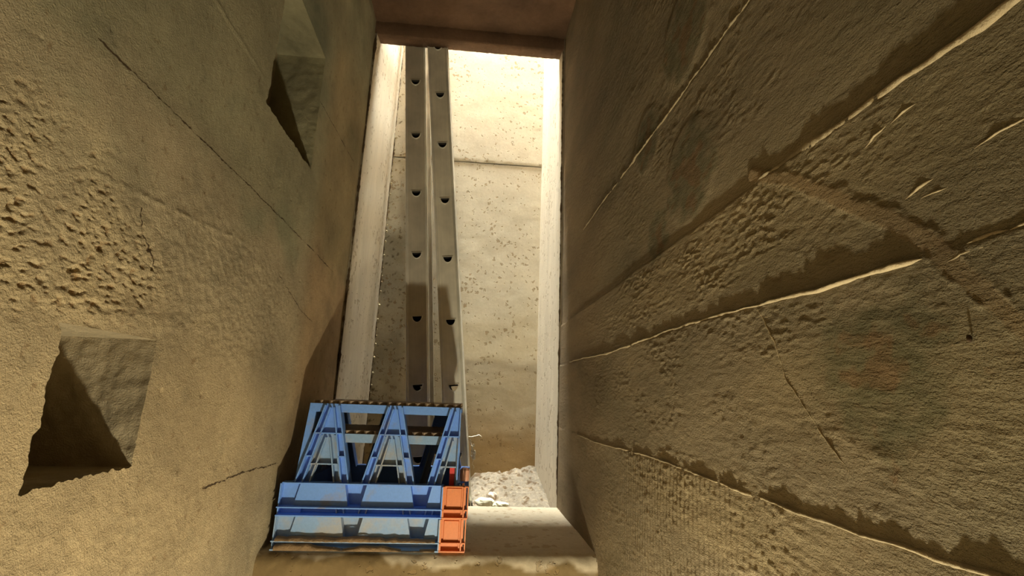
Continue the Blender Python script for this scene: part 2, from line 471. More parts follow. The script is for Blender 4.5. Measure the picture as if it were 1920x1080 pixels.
for k, (y0, y1, z0, z1) in enumerate(NICHES):
    iy = np.where((yl >= y0 - 1e-9) & (yl <= y1 + 1e-9))[0]; iz = np.where((zl >= z0 - 1e-9) & (zl <= z1 + 1e-9))[0]
    ny, nz, nd = len(iy), len(iz), 40
    VV = []; QQ = []; TT = []
    tt = np.linspace(0, 1, nd)
    rim = {'near': [(iy[0], j) for j in iz], 'far': [(iy[-1], j) for j in iz], 'bot': [(i, iz[0]) for i in iy], 'top': [(i, iz[-1]) for i in iy]}
    off = 0
    for nm, idx in rim.items():
        P0 = np.array([[XL + dL[i, j], Yj[i, j], Zj[i, j]] for i, j in idx])
        P1 = np.array([[XL - ND, yl[i], zl[j]] for i, j in idx])
        G = P0[:, None, :] * (1 - tt[None, :, None]) + P1[:, None, :] * tt[None, :, None]
        base = np.array([[XL, yl[i], zl[j]] for i, j in idx])
        G[:, :, 1:] = base[:, None, 1:] + (P0 - base)[:, None, 1:] * np.exp(-tt * 5)[None, :, None]
        ax = G[:, :, 1] * 1 + G[:, :, 2]
        rel = 0.0045 * fbm(ax * 26, G[:, :, 0] * 30, 4, 80 + k) * np.minimum(1, np.minimum(tt * 12, (1 - tt) * 12))[None, :]
        edge = np.minimum(np.arange(len(idx)), np.arange(len(idx))[::-1]); rel = rel * np.minimum(1, edge / 6)[:, None]
        if nm == 'near': G[:, :, 1] -= np.abs(rel)
        if nm == 'far': G[:, :, 1] += rel
        if nm == 'bot': G[:, :, 2] -= np.abs(rel)
        if nm == 'top': G[:, :, 2] += rel
        VV.append(G.reshape(-1, 3)); QQ.append(grid_quads(len(idx), nd, off, flip=nm in ('near', 'top'))); off += len(idx) * nd
        gg = fbm(ax * 9, G[:, :, 0] * 9, 3, 84)
        c = np.array((0.98, 0.98, 0.98)) if k == 0 else np.array((0.76, 0.84, 0.80))
        TT.append((c[None, None, :] * (1 + 0.25 * gg[..., None])).reshape(-1, 3))
    Gy, Gz = np.meshgrid(yl[iy], zl[iz], indexing='ij')
    Bk = np.stack([np.full_like(Gy, XL - ND), Gy, Gz], -1)
    VV.append(Bk.reshape(-1, 3)); QQ.append(grid_quads(ny, nz, off)); TT.append(np.full((ny * nz, 3), 0.9))
    o = link('niche', raw_mesh('niche', np.concatenate(VV), np.concatenate(QQ), np.concatenate(TT)), M_left, wl, smooth=False)
    o['label'] = ['lower square niche with chipped edges, half in shadow', 'upper tall niche with grey inner face and black shadow'][k]

M_crack = concrete('crack_dirt', (0.085, 0.055, 0.03), tint=False, b1=0.5)
def dirt_crack(path, w, seed):
    P = np.array(path); n = len(P)
    tg = np.gradient(P, axis=0); tg /= np.linalg.norm(tg, axis=1)[:, None] + 1e-9
    nrm = np.stack([-tg[:, 1], tg[:, 0]], 1)
    q = np.cumsum(np.r_[0, np.linalg.norm(np.diff(P, axis=0), axis=1)])
    P = P + nrm * (0.0030 * fbm(q * 14, q * 0 + seed, 3, seed) + 0.0030 * fbm(q * 60, q * 0 + seed, 4, seed + 1))[:, None]
    ww = w * np.clip(0.55 + 1.3 * fbm(q * 16, q * 0, 4, seed + 2) + 0.9 * fbm(q * 110, q * 0, 3, seed + 4), 0.08, 2.2)
    VV = np.zeros((n, 3, 3))
    for k, a in enumerate((-1, 0, 1)):
        g = P + nrm * (a * ww)[:, None]
        VV[:, k, 0] = XL + left_relief(g[:, 0], g[:, 1])[0] + 0.0007; VV[:, k, 1:] = g
    return link('crack', raw_mesh('crack', VV.reshape(-1, 3), grid_quads(n, 3)), M_crack, wl)
def lerp_path(pts, n):
    pts = np.array(pts); t = np.linspace(0, 1, len(pts)); tt = np.linspace(0, 1, n)
    return np.stack([np.interp(tt, t, pts[:, 0]), np.interp(tt, t, pts[:, 1])], 1)
dirt_crack(lerp_path([(0.60, 1.945), (1.1, 1.948), (1.795, 1.934)], 520), 0.0016, 601)
dirt_crack(lerp_path([(1.428, 2.405), (1.87, 2.43)], 160), 0.0018, 611)
dirt_crack(lerp_path([(1.08, 1.300), (1.25, 1.305), (1.47, 1.297)], 200), 0.0020, 621)
dirt_crack(lerp_path([(0.748, 1.765), (0.757, 1.735), (0.792, 1.70), (0.800, 1.685)], 90), 0.0022, 631)
dirt_crack(lerp_path([(1.30, 1.80), (1.5, 1.735), (1.62, 1.72)], 120), 0.0012, 641)

# right wall ------------------------------------------------------
yr = spaced(0.235, YO, 600, -0.15)
zr = z_lines()
Y, Z = np.meshgrid(yr, zr, indexing='ij')
dR, pt = right_relief(Y, Z)
VR = np.stack([XR - dR, Y, Z], -1).reshape(-1, 3)
bp, bq = backing(XR, 0.235)
V = np.concatenate([VR, np.array(bp)]); Qa = np.concatenate([grid_quads(len(yr), len(zr), flip=True), np.array(bq)[:, ::-1] + len(VR)])
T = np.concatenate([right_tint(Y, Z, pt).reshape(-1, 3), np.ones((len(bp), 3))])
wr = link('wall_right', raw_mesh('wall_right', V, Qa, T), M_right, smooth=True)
tag(wr, 'right passage wall of board-marked brown concrete with ragged raised seams', 'wall', kind='structure')

M_ridge = concrete('seam_concrete', (0.40, 0.325, 0.205), tint=False, b1=0.5, b2=0.4)
def ridge(path, h, w, seed, parent, body=0.42):
    """ragged mortar fin squeezed out between two shuttering boards, along (y,z) points on the right wall"""
    n = len(path)
    P = np.array(path)
    tg = np.gradient(P, axis=0); tg /= np.linalg.norm(tg, axis=1)[:, None] + 1e-9
    nrm = np.stack([-tg[:, 1], tg[:, 0]], 1)
    s = np.cumsum(np.r_[0, np.linalg.norm(np.diff(P, axis=0), axis=1)])
    hh = h * np.clip(body + 1.3 * fbm(s * 14, s * 0 + seed, 4, seed) + 0.5 * fbm(s * 90, s * 0, 3, seed + 3), -0.2, 1.5)
    ww = w * np.clip(0.8 + 0.9 * fbm(s * 10, s * 0 + 5, 4, seed + 7), 0.25, 2)
    hh = hh * np.minimum(1, np.minimum(s, s[-1] - s) / 0.012 + 0.02); ww = ww * np.minimum(1, np.minimum(s, s[-1] - s) / 0.010 + 0.15)
    wob = 0.0035 * fbm(s * 12, s * 0 + 9, 4, seed + 11)
    prof = [(-1.0, -0.4), (-0.55, 0.45), (-0.1, 1.0), (0.35, 0.75), (1.0, -0.4)]
    VV = np.zeros((n, 5, 3))
    d0, _ = right_relief(P[:, 0], P[:, 1])
    for k, (a, b) in enumerate(prof):
        q = P + nrm * (a * ww + wob)[:, None]
        VV[:, k, 0] = XR - d0 - b * hh - (0 if b > 0 else -0.003)
        VV[:, k, 1] = q[:, 0]; VV[:, k, 2] = q[:, 1]
    return link('mortar_seam', raw_mesh('mortar_seam', VV.reshape(-1, 3), grid_quads(n, 5)), M_ridge, parent, smooth=False)
for z, y0, y1, h, sd in RIDGES:
    yy = spaced(y0, y1, 420, -0.3)
    ridge([(y, z + 0.004 * math.sin(y * 7 + sd)) for y in yy], h, 0.0075 if sd == 3 else 0.0042, 100 + 9 * sd, wr, {1: 0.7, 2: 0.85}.get(sd, 0.5))
def spl(pts, n):
    pts = np.array(pts); t = np.linspace(0, 1, len(pts)); tt = np.linspace(0, 1, n)
    return [(np.interp(a, t, pts[:, 0]), np.interp(a, t, pts[:, 1])) for a in tt]
ridge(spl([(0.606, 1.63), (0.575, 1.58), (0.559, 1.531), (0.515, 1.48), (0.471, 1.432)], 90), 0.0022, 0.002, 211, wr)
def slab(name, a, b, mat, label, cat, bevel=0.0):
    m = MB(); m.box(a, b); o = m.build(name, mat, bevel=bevel)
    return tag(o, label, cat, kind='structure')
# ------------------------------------------------------------------ ceiling, lintel, floor, back wall
Yc = np.linspace(-1.6, YO, 200) ; Xc = np.linspace(XL - 0.02, XR + 0.02, 160)
Xg, Yg = np.meshgrid(Xc, Yc, indexing='ij')
Zg = ZC + (Xg + 0.06) * 0.012 + 0.006 * fbm(Xg * 9, Yg * 9, 4, 90) + 0.004 * fbm(Xg * 30, Yg * 30, 3, 91)
ce = link('ceiling', raw_mesh('ceiling', np.stack([Xg, Yg, Zg], -1).reshape(-1, 3), grid_quads(160, 200, flip=True)), M_ceil, smooth=True)
tag(ce, 'rusty dark brown rough ceiling above the opening', 'ceiling', kind='structure')
n = 160
Xc = np.linspace(XL - 0.005, XR + 0.005, n)
prof = [(YO, ZC + 0.03), (YO - 0.004, ZL + 0.055), (YO - 0.001, ZL + 0.006), (YO + 0.006, ZL), (YO + 0.07, ZL + 0.004), (YO + 0.075, ZL + 0.03), (YO + 0.075, 5.6), (YO, 5.6)]
VV = np.zeros((n, len(prof), 3))
for k, (py, pz) in enumerate(prof):
    w = 0.002 if pz < ZC else 0
    VV[:, k, 0] = Xc; VV[:, k, 1] = py + w * fbm(Xc * 30, Xc * 0 + k, 3, 95 + k); VV[:, k, 2] = pz + (Xc + 0.06) * 0.012 * (pz < 4) + w * 1.5 * fbm(Xc * 40, Xc * 0, 3, 93)
li = link('trim_1', raw_mesh('trim_1', VV.reshape(-1, 3), grid_quads(n, len(prof))), M_ceil)
tag(li, 'dark brown concrete lintel across the top of the tall opening', 'lintel', kind='structure')
fl = slab('floor', (XL - 0.1, -1.6, -0.1), (XR + 0.1, 1.5, 0.0), M_dark, 'bare concrete passage floor below the sill', 'floor')
bw = slab('wall_back', (XL - 0.1, -1.7, -0.1), (XR + 0.1, -1.6, 3.4), M_dark, 'plain concrete wall closing the passage behind the view', 'wall')

# added unseen shell behind every inner face, so that daylight only enters down the well
m = MB()
xa, xb, ya, yb, zt_ = XL - 0.22, XR + 0.12, -1.80, 2.72, 5.60
m.box((xa - 0.1, ya, -0.2), (xa, yb, zt_)); m.box((xb, ya, -0.2), (xb + 0.1, yb, zt_))
m.box((xa, ya, 3.36), (xb, YO + 0.05, zt_)); m.box((xa, ya - 0.1, -0.2), (xb, ya, 3.5)); m.box((xa, yb, -0.2), (xb, yb + 0.1, zt_))
m.box((xa, ya, -0.3), (xb, yb, -0.2))
m.box((xa, YO + 0.05, zt_ - 0.1), (-0.503, yb, zt_ - 0.01)); m.box((0.391, YO + 0.05, zt_ - 0.1), (xb, yb, zt_ - 0.01)); m.box((-0.503, 2.535, zt_ - 0.1), (0.391, yb, zt_ - 0.01))
m.build('light_shell', M_dark, bw)
# sill --------------------------------------------------------------
nx = 240
Xs = np.linspace(XL - 0.006, XR + 0.006, nx)
pr = []
for t in np.linspace(0, 1, 60): pr.append((1.372 + 0.038 * t, 0.55 + 0.50 * t))
for a in np.linspace(0.15, 1, 14): pr.append((1.410 + 0.032 * (1 - math.cos(a * math.pi / 2)), 1.05 + 0.035 * math.sin(a * math.pi / 2)))
for t in np.linspace(0.01, 1, 150): pr.append((1.442 + (YO - 1.442) * t, ZS))
pr += [(YO + 0.004, ZS - 0.006), (YO + 0.004, 0.8)]
pr = np.array(pr)
Xg, Pi = np.meshgrid(Xs, np.arange(len(pr)), indexing='ij')
Yg = pr[Pi, 0]; Zg = pr[Pi, 1]
frontness = 1 - sstep(1.44, 1.5, Yg)
rel = 0.0012 * fbm(Xg * 14, Yg * 14, 4, 97) + frontness * 0.006 * fbm(Xg * 13, Zg * 13, 4, 98)
last = (Pi >= len(pr) - 2)
Yg = Yg - frontness * rel * (~last); Zg = Zg + rel * (1 - 0.6 * frontness) * (~last)
tint = np.ones(Xg.shape + (3,))
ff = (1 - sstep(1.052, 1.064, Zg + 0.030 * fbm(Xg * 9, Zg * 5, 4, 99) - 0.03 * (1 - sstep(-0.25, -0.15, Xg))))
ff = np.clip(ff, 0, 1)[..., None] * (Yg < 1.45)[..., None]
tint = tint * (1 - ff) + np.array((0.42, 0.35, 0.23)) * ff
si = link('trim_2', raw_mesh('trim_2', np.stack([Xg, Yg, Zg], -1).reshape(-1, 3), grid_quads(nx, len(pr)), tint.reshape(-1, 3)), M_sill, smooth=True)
tag(si, 'deep pale concrete sill of the opening with a crumbling front edge', 'sill', kind='structure')

def lump(name, loc, size, mat, parent, seed, sub=4, amp=0.3, rotz=0.0):
    bm = bmesh.new(); bmesh.ops.create_icosphere(bm, subdivisions=sub, radius=1)
    P = np.array([v.co for v in bm.verts])
    f = 1 + amp * fbm(P[:, 0] * 1.3 + P[:, 2] * 0.7 + seed, P[:, 1] * 1.3 - P[:, 2] * 0.8, 4, seed) + 0.25 * amp * fbm(P[:, 0] * 6 + P[:, 2], P[:, 1] * 6 - P[:, 2] * 5, 2, seed + 5)
    c, s = math.cos(rotz), math.sin(rotz)
    for v, p, k in zip(bm.verts, P, f):
        q = p * k * np.array(size)
        v.co = (c * q[0] - s * q[1], s * q[0] + c * q[1], q[2])
    me = bpy.data.meshes.new(name); bm.to_mesh(me); bm.free()
    o = link(name, me, mat, parent, smooth=True); o.location = loc
    return o
# ------------------------------------------------------------------ light well beyond the opening
ZT = 5.6
def well_grid(name, fn, nu, nv, mat, tintfn=None, flip=False):
    U, Vv = np.meshgrid(np.linspace(0, 1, nu), np.linspace(0, 1, nv), indexing='ij')
    P = fn(U, Vv)
    return raw_mesh(name, P.reshape(-1, 3), grid_quads(nu, nv, flip=flip), None if tintfn is None else tintfn(P).reshape(-1, 3))
YB = 2.5
def back_tint(P):
    x, z = P[..., 0], P[..., 2]
    t = np.ones(P.shape)
    def mix(c, f):
        nonlocal t
        f = np.clip(f, 0, 1)[..., None]; t = t * (1 - f) + t * np.array(c) * f
    g = fbm(x * 4, z * 4, 4, 110)
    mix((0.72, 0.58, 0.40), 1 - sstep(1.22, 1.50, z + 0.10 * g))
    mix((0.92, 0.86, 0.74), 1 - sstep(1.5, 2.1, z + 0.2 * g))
    mold = (1 - sstep(-0.36, -0.28, x + 0.03 * g)) * (1 - sstep(2.4, 2.8, z))
    mix((0.50, 0.50, 0.46), mold * (0.6 + 0.5 * g))
    mix((0.35, 0.30, 0.22), mold * sstep(0.3, 0.55, fbm(x * 40, z * 40, 3, 112)) * 0.9)
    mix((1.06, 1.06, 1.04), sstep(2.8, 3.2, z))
    return t
wb = link('wall_well_back', well_grid('wall_well_back', lambda u, v: np.stack([-0.56 + 1.0 * u, np.full_like(u, YB + 0.03), 0.9 + (ZT - 0.9) * v], -1), 2, 2, M_well, None), M_well)
wb.data.materials.clear(); wb.data.materials.append(M_dark)
tag(wb, 'pitted pale concrete wall at the back of the light well', 'wall', kind='structure')
def lift(z0, z1, yb, nv, seed):
    def fn(u, v):
        x = -0.50 + 0.885 * u; z = z0 + (z1 - z0) * v
        zz = z + (0.0035 * fbm(x * 9, z * 0 + 2, 4, 115) + 0.03 * (x + 0.05) * 0.3) * np.exp(-((z - 2.785) / 0.03) ** 2)
        e = np.exp(-((z - 2.785) / 0.006) ** 2)
        y = yb + 0.0010 * fbm(x * 10, z * 10, 3, seed) + 0.004 * e * (0.5 + fbm(x * 20, z * 0, 3, seed + 1))
        return np.stack([x, y, zz], -1)
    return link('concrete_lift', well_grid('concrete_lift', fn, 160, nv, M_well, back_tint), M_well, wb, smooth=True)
lift(0.95, 2.785, YB, 320, 120)
lift(2.787, ZT, YB - 0.004, 260, 124)

def well_side(name, xa, xb, label, flip, seed):
    """side of the well from the opening plane back to the rear wall"""
    def fn(u, v):
        z = 0.9 + (ZT - 0.9) * v
        x = xa + (xb - xa) * u
        x = x + 0.0016 * fbm(u * 5, z * 3, 4, seed)
        return np.stack([x, YO + 0.002 + (YB + 0.03 - YO) * u, z], -1)
    o = link(name, well_grid(name, fn, 60, 420, M_jamb, None, flip), M_jamb, smooth=True)
    return tag(o, label, 'wall', kind='structure')
well_side('wall_well_left', -0.500, -0.462, 'whitish weathered left side wall of the light well', True, 130)
def reveal(name, xa, xb, parent):
    m = MB(); m.box((min(xa, xb), YO + 0.0005, 0.85), (max(xa, xb), YO + 0.06, ZT)); return m.build(name, M_dark, parent)
reveal('return', XL - 0.10, -0.5005, wl); reveal('return', XR + 0.10, 0.3885, wr)
well_side('wall_well_right', 0.388, 0.371, 'bright white right side wall of the light well', False, 134)
# ragged dark joints where passage walls meet the well
M_joint = concrete('joint_dirt', (0.10, 0.065, 0.035), tint=False, b1=0.8)
def joint(name, xf, yf, seed, parent, w, z0, z1):
    zz = np.linspace(z0, z1, 420)
    ww = w * np.clip(0.55 + 1.6 * fbm(zz * 7, zz * 0, 4, seed) + 0.8 * fbm(zz * 40, zz * 0, 3, seed + 2), 0.12, 2.0)
    VV = np.zeros((420, 5, 3))
    for k, (a, h) in enumerate(((-1, 0), (-.5, .6), (0, 1), (.5, .6), (1, 0))):
        VV[:, k, 0] = xf(zz) + a * ww; VV[:, k, 1] = yf - 0.003 * h - 0.001; VV[:, k, 2] = zz
    return link(name, raw_mesh(name, VV.reshape(-1, 3), grid_quads(420, 5, flip=True)), M_joint, parent)
joint('crack', lambda z: -0.504 + 0 * z, YO - 0.001, 140, wl, 0.0055, 1.09, 3.16)
joint('crack', lambda z: 0.3895 + 0 * z, YO - 0.001, 146, wr, 0.0040, 1.10, 3.16)
joint('crack', lambda z: -0.466 + 0 * z, YB - 0.006, 152, wb, 0.006, 1.1, 4.4)
fin = MB()
for i in range(26):
    z = 1.5 + i * 0.055 + 0.02 * math.sin(i * 5.1); r = 0.003 + 0.003 * abs(math.sin(i * 3.7))
    fin.tube([(-0.459, YB - 0.006, z - r), (-0.457, YB - 0.011, z), (-0.459, YB - 0.006, z + r)], [r * 0.5, r, r * 0.5], 5)
tag(fin.build('mortar_beads', M_plaster, wb), kind='stuff')

for k, (y0, y1, z0, z1, h, w) in enumerate(((0.327, 0.297, 1.631, 1.633, 0.0035, 0.004), (0.296, 0.255, 1.632, 1.634, 0.003, 0.003), (0.345, 0.30, 1.622, 1.626, 0.0015, 0.002),
        (0.41, 0.38, 1.760, 1.768, 0.0018, 0.002), (0.378, 0.35, 1.768, 1.772, 0.0018, 0.0022), (0.375, 0.345, 1.690, 1.695, 0.0020, 0.0028), (0.36, 0.335, 1.683, 1.683, 0.0014, 0.002), (0.31, 0.27, 1.705, 1.712, 0.0014, 0.0018))):
    ridge(spl([(y0, z0), ((y0 + y1) / 2, (z0 + z1) / 2 + 0.001), (y1, z1)], 50), h, w, 700 + 13 * k, wr)
o = lump('dark_fragment', (XR - 0.0015, 0.336, 1.557), (0.0025, 0.0012, 0.0032), M_crack, wr, 77, 2); o['label'] = 'small black fragment stuck in the wall'
# rubble in the bottom of the well -----------------------------------
nx, ny = 260, 150
Xg, Yg = np.meshgrid(np.linspace(-0.49, 0.383, nx), np.linspace(YO + 0.006, YB + 0.002, ny), indexing='ij')
s = (Yg - YO) / 0.5
Zg = 1.036 + 0.094 * s * sstep(-0.02, 0.09, Xg) + 0.035 * sstep(0.1, 0.36, Xg) * s + 0.012 * fbm(Xg * 9, Yg * 9, 4, 160) + 0.011 * fbm(Xg * 45, Yg * 45, 4, 161)
Zg += 0.010 * np.exp(-((Xg - 0.17) / 0.03) ** 2) * s
tn = np.ones(Xg.shape + (3,))
f = sstep(0.15, 0.4, fbm(Xg * 26, Yg * 26, 4, 163) + 0.25 * (s - 0.5))[..., None] * 0.8
tn = tn * (1 - f) + tn * np.array((0.42, 0.30, 0.18)) * f
f = sstep(0.2, 0.5, fbm(Xg * 60, Yg * 60, 3, 166))[..., None] * 0.7
tn = tn * (1 - f) + tn * np.array((1.5, 1.45, 1.3)) * f
ru = link('rubble', raw_mesh('rubble', np.stack([Xg, Yg, Zg], -1).reshape(-1, 3), grid_quads(nx, ny), tn.reshape(-1, 3)), M_rubble)
tag(ru, 'heap of pale grit and rubble on the floor of the light well', 'rubble', kind='stuff')

def stone(loc, size, mat, label, seed, rotz=0.0):
    o = lump('stone', loc, size, mat, None, seed, 4, 0.35, rotz)
    return tag(o, label, 'stone', 'pale stones on the rubble')
stone((0.108, 2.062, 1.088), (0.036, 0.022, 0.017), M_stone, 'yellowish white stone lying against the foot of the leaning ladder', 401, 0.1)
stone((0.168, 2.058, 1.080), (0.032, 0.018, 0.012), M_stone, 'flat yellowish white stone sliver in the middle of the rubble edge behind the sill', 405, -0.2)
stone((0.140, 2.115, 1.100), (0.021, 0.018, 0.017), M_pinkstone, 'small round pinkish stone lying behind the two white stones', 409, 0.5)

# ------------------------------------------------------------------ ladders leaning in the well
def d_outline(r, n=12, cx=0.0, cz=0.0):
    """rung section: flat on top, round below"""
    pts = [(cx - r, cz), (cx + r, cz)]
    pts = []
    for i in range(n + 1):
        a = math.pi + math.pi * i / n
        pts.append((cx + r * math.cos(a), cz + 0.5 * r + r * 1.32 * math.sin(a)))
    return pts

def web_mesh(name, w, z0, z1, holes, r, th):
    cu = bpy.data.curves.new(name, 'CURVE'); cu.dimensions = '2D'; cu.fill_mode = 'BOTH'; cu.extrude = th / 2
    def poly(pts):
        sp = cu.splines.new('POLY'); sp.points.add(len(pts) - 1)
        for p, (x, z) in zip(sp.points, pts): p.co = (x, z, 0, 1)
        sp.use_cyclic_u = True
    poly([(-w, z0), (w, z0), (w, z1), (-w, z1)])
    for h in holes: poly(d_outline(r, 12, 0.0, h))
    ob = bpy.data.objects.new(name, cu); COL.objects.link(ob)
    dg = bpy.context.evaluated_depsgraph_get()
    me = bpy.data.meshes.new_from_object(ob.evaluated_get(dg))
    bpy.data.objects.remove(ob); bpy.data.curves.remove(cu)
    me.name = name
    co = np.zeros(len(me.vertices) * 3, dtype=np.float32); me.vertices.foreach_get('co', co)
    co = co.reshape(-1, 3); co = np.stack([co[:, 0], -co[:, 2], co[:, 1]], 1)
    me.vertices.foreach_set('co', co.ravel()); me.update()
    return me

def ladder(loc, lean, length, rungs, w, depth, mat, label, facets):
    root = empty('ladder', loc, (0, -lean, 0))
    tag(root, label, 'ladder', 'ladder sections in the light well')
    R_ = 0.0215
    for side in (0, 1):
        yy = 0.0 if side == 0 else depth
        sg = 1 if side == 0 else -1
        me = web_mesh('stile', w / 2 - 0.0005, 0, length, rungs, R_, 0.003)
        st = link('stile', me, mat, root); st.location = (0, yy, 0)
        fl_ = MB()
        for e in (-1, 1):
            x0, x1 = sorted((e * (w / 2 - 0.003), e * (w / 2)))
            y0, y1 = sorted((yy - sg * 0.004, yy + sg * 0.030)); fl_.box((x0, y0, 0), (x1, y1, length))
            x0, x1 = sorted((e * (w / 2 - 0.010), e * (w / 2 - 0.007)))
            y0, y1 = sorted((yy - sg * 0.0035, yy + sg * 0.001)); fl_.box((x0, y0, 0), (x1, y1, length))
        if side == 0:
            for ex in facets:  # added facets, angled to show a bright line along the right edges
                e0, e1 = w / 2 - ex - 0.0075, w / 2 - ex
                fl_.add([(e0, -0.0120, 0), (e1, -0.0042, 0), (e0, -0.0020, 0), (e0, -0.0120, length), (e1, -0.0042, length), (e0, -0.0020, length)],
                        [(0, 1, 4, 3), (1, 2, 5, 4), (2, 0, 3, 5), (0, 2, 1), (3, 4, 5)])
        fo = fl_.build('flange', M_bead, st); fo.location = (0, -yy, 0)
    for h in rungs:
        m = MB()
        out = d_outline(R_ - 0.0003, 12, 0, h); inn = d_outline(R_ - 0.0022, 12, 0, h - 0.0)
        n = len(out)
        ya, yb = -0.0062, depth + 0.0035
        vs = [(x, ya, z) for x, z in out] + [(x, yb, z) for x, z in out] + [(x, ya, z - 0.0006 + (0 if i not in (0, n - 1) else -0.0012)) for i, (x, z) in enumerate(inn)] + [(x, yb, z - 0.0006) for x, z in inn]
        fs = []
        for i in range(n):
            j = (i + 1) % n
            fs += [(i, j, n + j, n + i), (j, i, 2 * n + i, 2 * n + j), (n + i, n + j, 3 * n + j, 3 * n + i)]
        m.add(vs, fs)
        rg = m.build('rung', mat, root)
        bo = MB(); bo.add(vs[2 * n:], [((i + 1) % n, i, n + i, n + (i + 1) % n) for i in range(n)])
        bo.build('bore', M_bore, rg)
        c = MB()      # swaged collar round the rung end
        for y0 in (-0.0065,):
            o1 = d_outline(R_ + 0.0035, 12, 0, h + 0.0005); o2 = d_outline(R_ - 0.0002, 12, 0, h)
            vs = [(x, y0, z) for x, z in o2] + [(x, 0.0, z) for x, z in o1]
            fs = [(i, (i + 1) % n, n + (i + 1) % n, n + i) for i in range(n)]
            c.add(vs, fs)
        co_ = c.build('collar', M_bead, rg)
    for side in (0, 1):
        yy = 0.0 if side == 0 else depth
        b = MB(); b.box((-w / 2 - 0.003, yy - 0.006, -0.006), (w / 2 + 0.003, yy + 0.034 if side == 0 else yy + 0.006, 0.03))
        if side == 1: b = MB(); b.box((-w / 2 - 0.003, yy - 0.034, -0.006), (w / 2 + 0.003, yy + 0.006, 0.03))
        b.build('foot', M_rubber, root)
    return root
M_rubber = plastic('black_rubber', (0.03, 0.03, 0.03), amount=0.1)
YLAD = 2.075
a1 = math.atan(0.0844); x1 = -0.188 - (1.06 - 1.476) * 0.0844
ladder((x1, YLAD, 1.06), a1, 3.0, [(z - 1.06) / math.cos(a1) for z in (1.245, 1.53, 1.818, 2.102, 2.393, 2.682, 2.964, 3.25, 3.53, 3.81)], 0.096, 0.36, M_alu2,
       'darker grey ladder section standing left, stile side on, half behind the crates', (0.0,))
a2 = math.atan(0.109); x2 = -0.037 - (1.05 - 1.481) * 0.109
ladder((x2, YLAD - 0.012, 1.05), a2, 2.60, [(z - 1.05) / math.cos(a2) for z in (1.265, 1.536, 1.809, 2.088, 2.363, 2.638, 2.898, 3.16, 3.43)], 0.100, 0.36, M_alu,
       'brighter grey ladder section leaning left, its foot beside the white stones', (0.0, 0.0100))

# twine caught on the ladder's edge
tw = MB(); rr = random.Random(5)
def wob(a, b, n, amp):
    a, b = Vector(a), Vector(b); out = []
    for i in range(n):
        t = i / (n - 1); k = math.sin(math.pi * t)
        out.append(tuple(a.lerp(b, t) + Vector((rr.uniform(-1, 1), rr.uniform(-1, 1), rr.uniform(-1, 1))) * amp * (0.3 + k)))
    return out
tx = 0.068
tw.tube([(0.030, 2.052, 1.338), (0.042, 2.052, 1.337), (0.060, 2.055, 1.341), (0.072, 2.056, 1.345), (0.080, 2.056, 1.341), (0.083, 2.055, 1.336)], 0.0024, 6)
tw.tube(wob((0.036, 2.052, 1.325), (0.052, 2.054, 1.285), 9, 0.003), 0.0032, 6)
tw.tube(wob((0.052, 2.054, 1.31), (0.046, 2.054, 1.28), 7, 0.004), 0.0024, 6)
for k in range(7):
    tw.tube(wob((0.046 + 0.002 * k, 2.054, 1.285), (0.052 + 0.0015 * k, 2.054, 1.250), 8, 0.005), 0.0021, 5)
tw.tube(wob((0.054, 2.054, 1.25), (0.056, 2.054, 1.215), 7, 0.003), 0.0012, 5)
tag(tw.build('twine', M_twine, None, smooth=True), 'frayed pale twine caught on the right edge of the leaning ladder', 'twine')

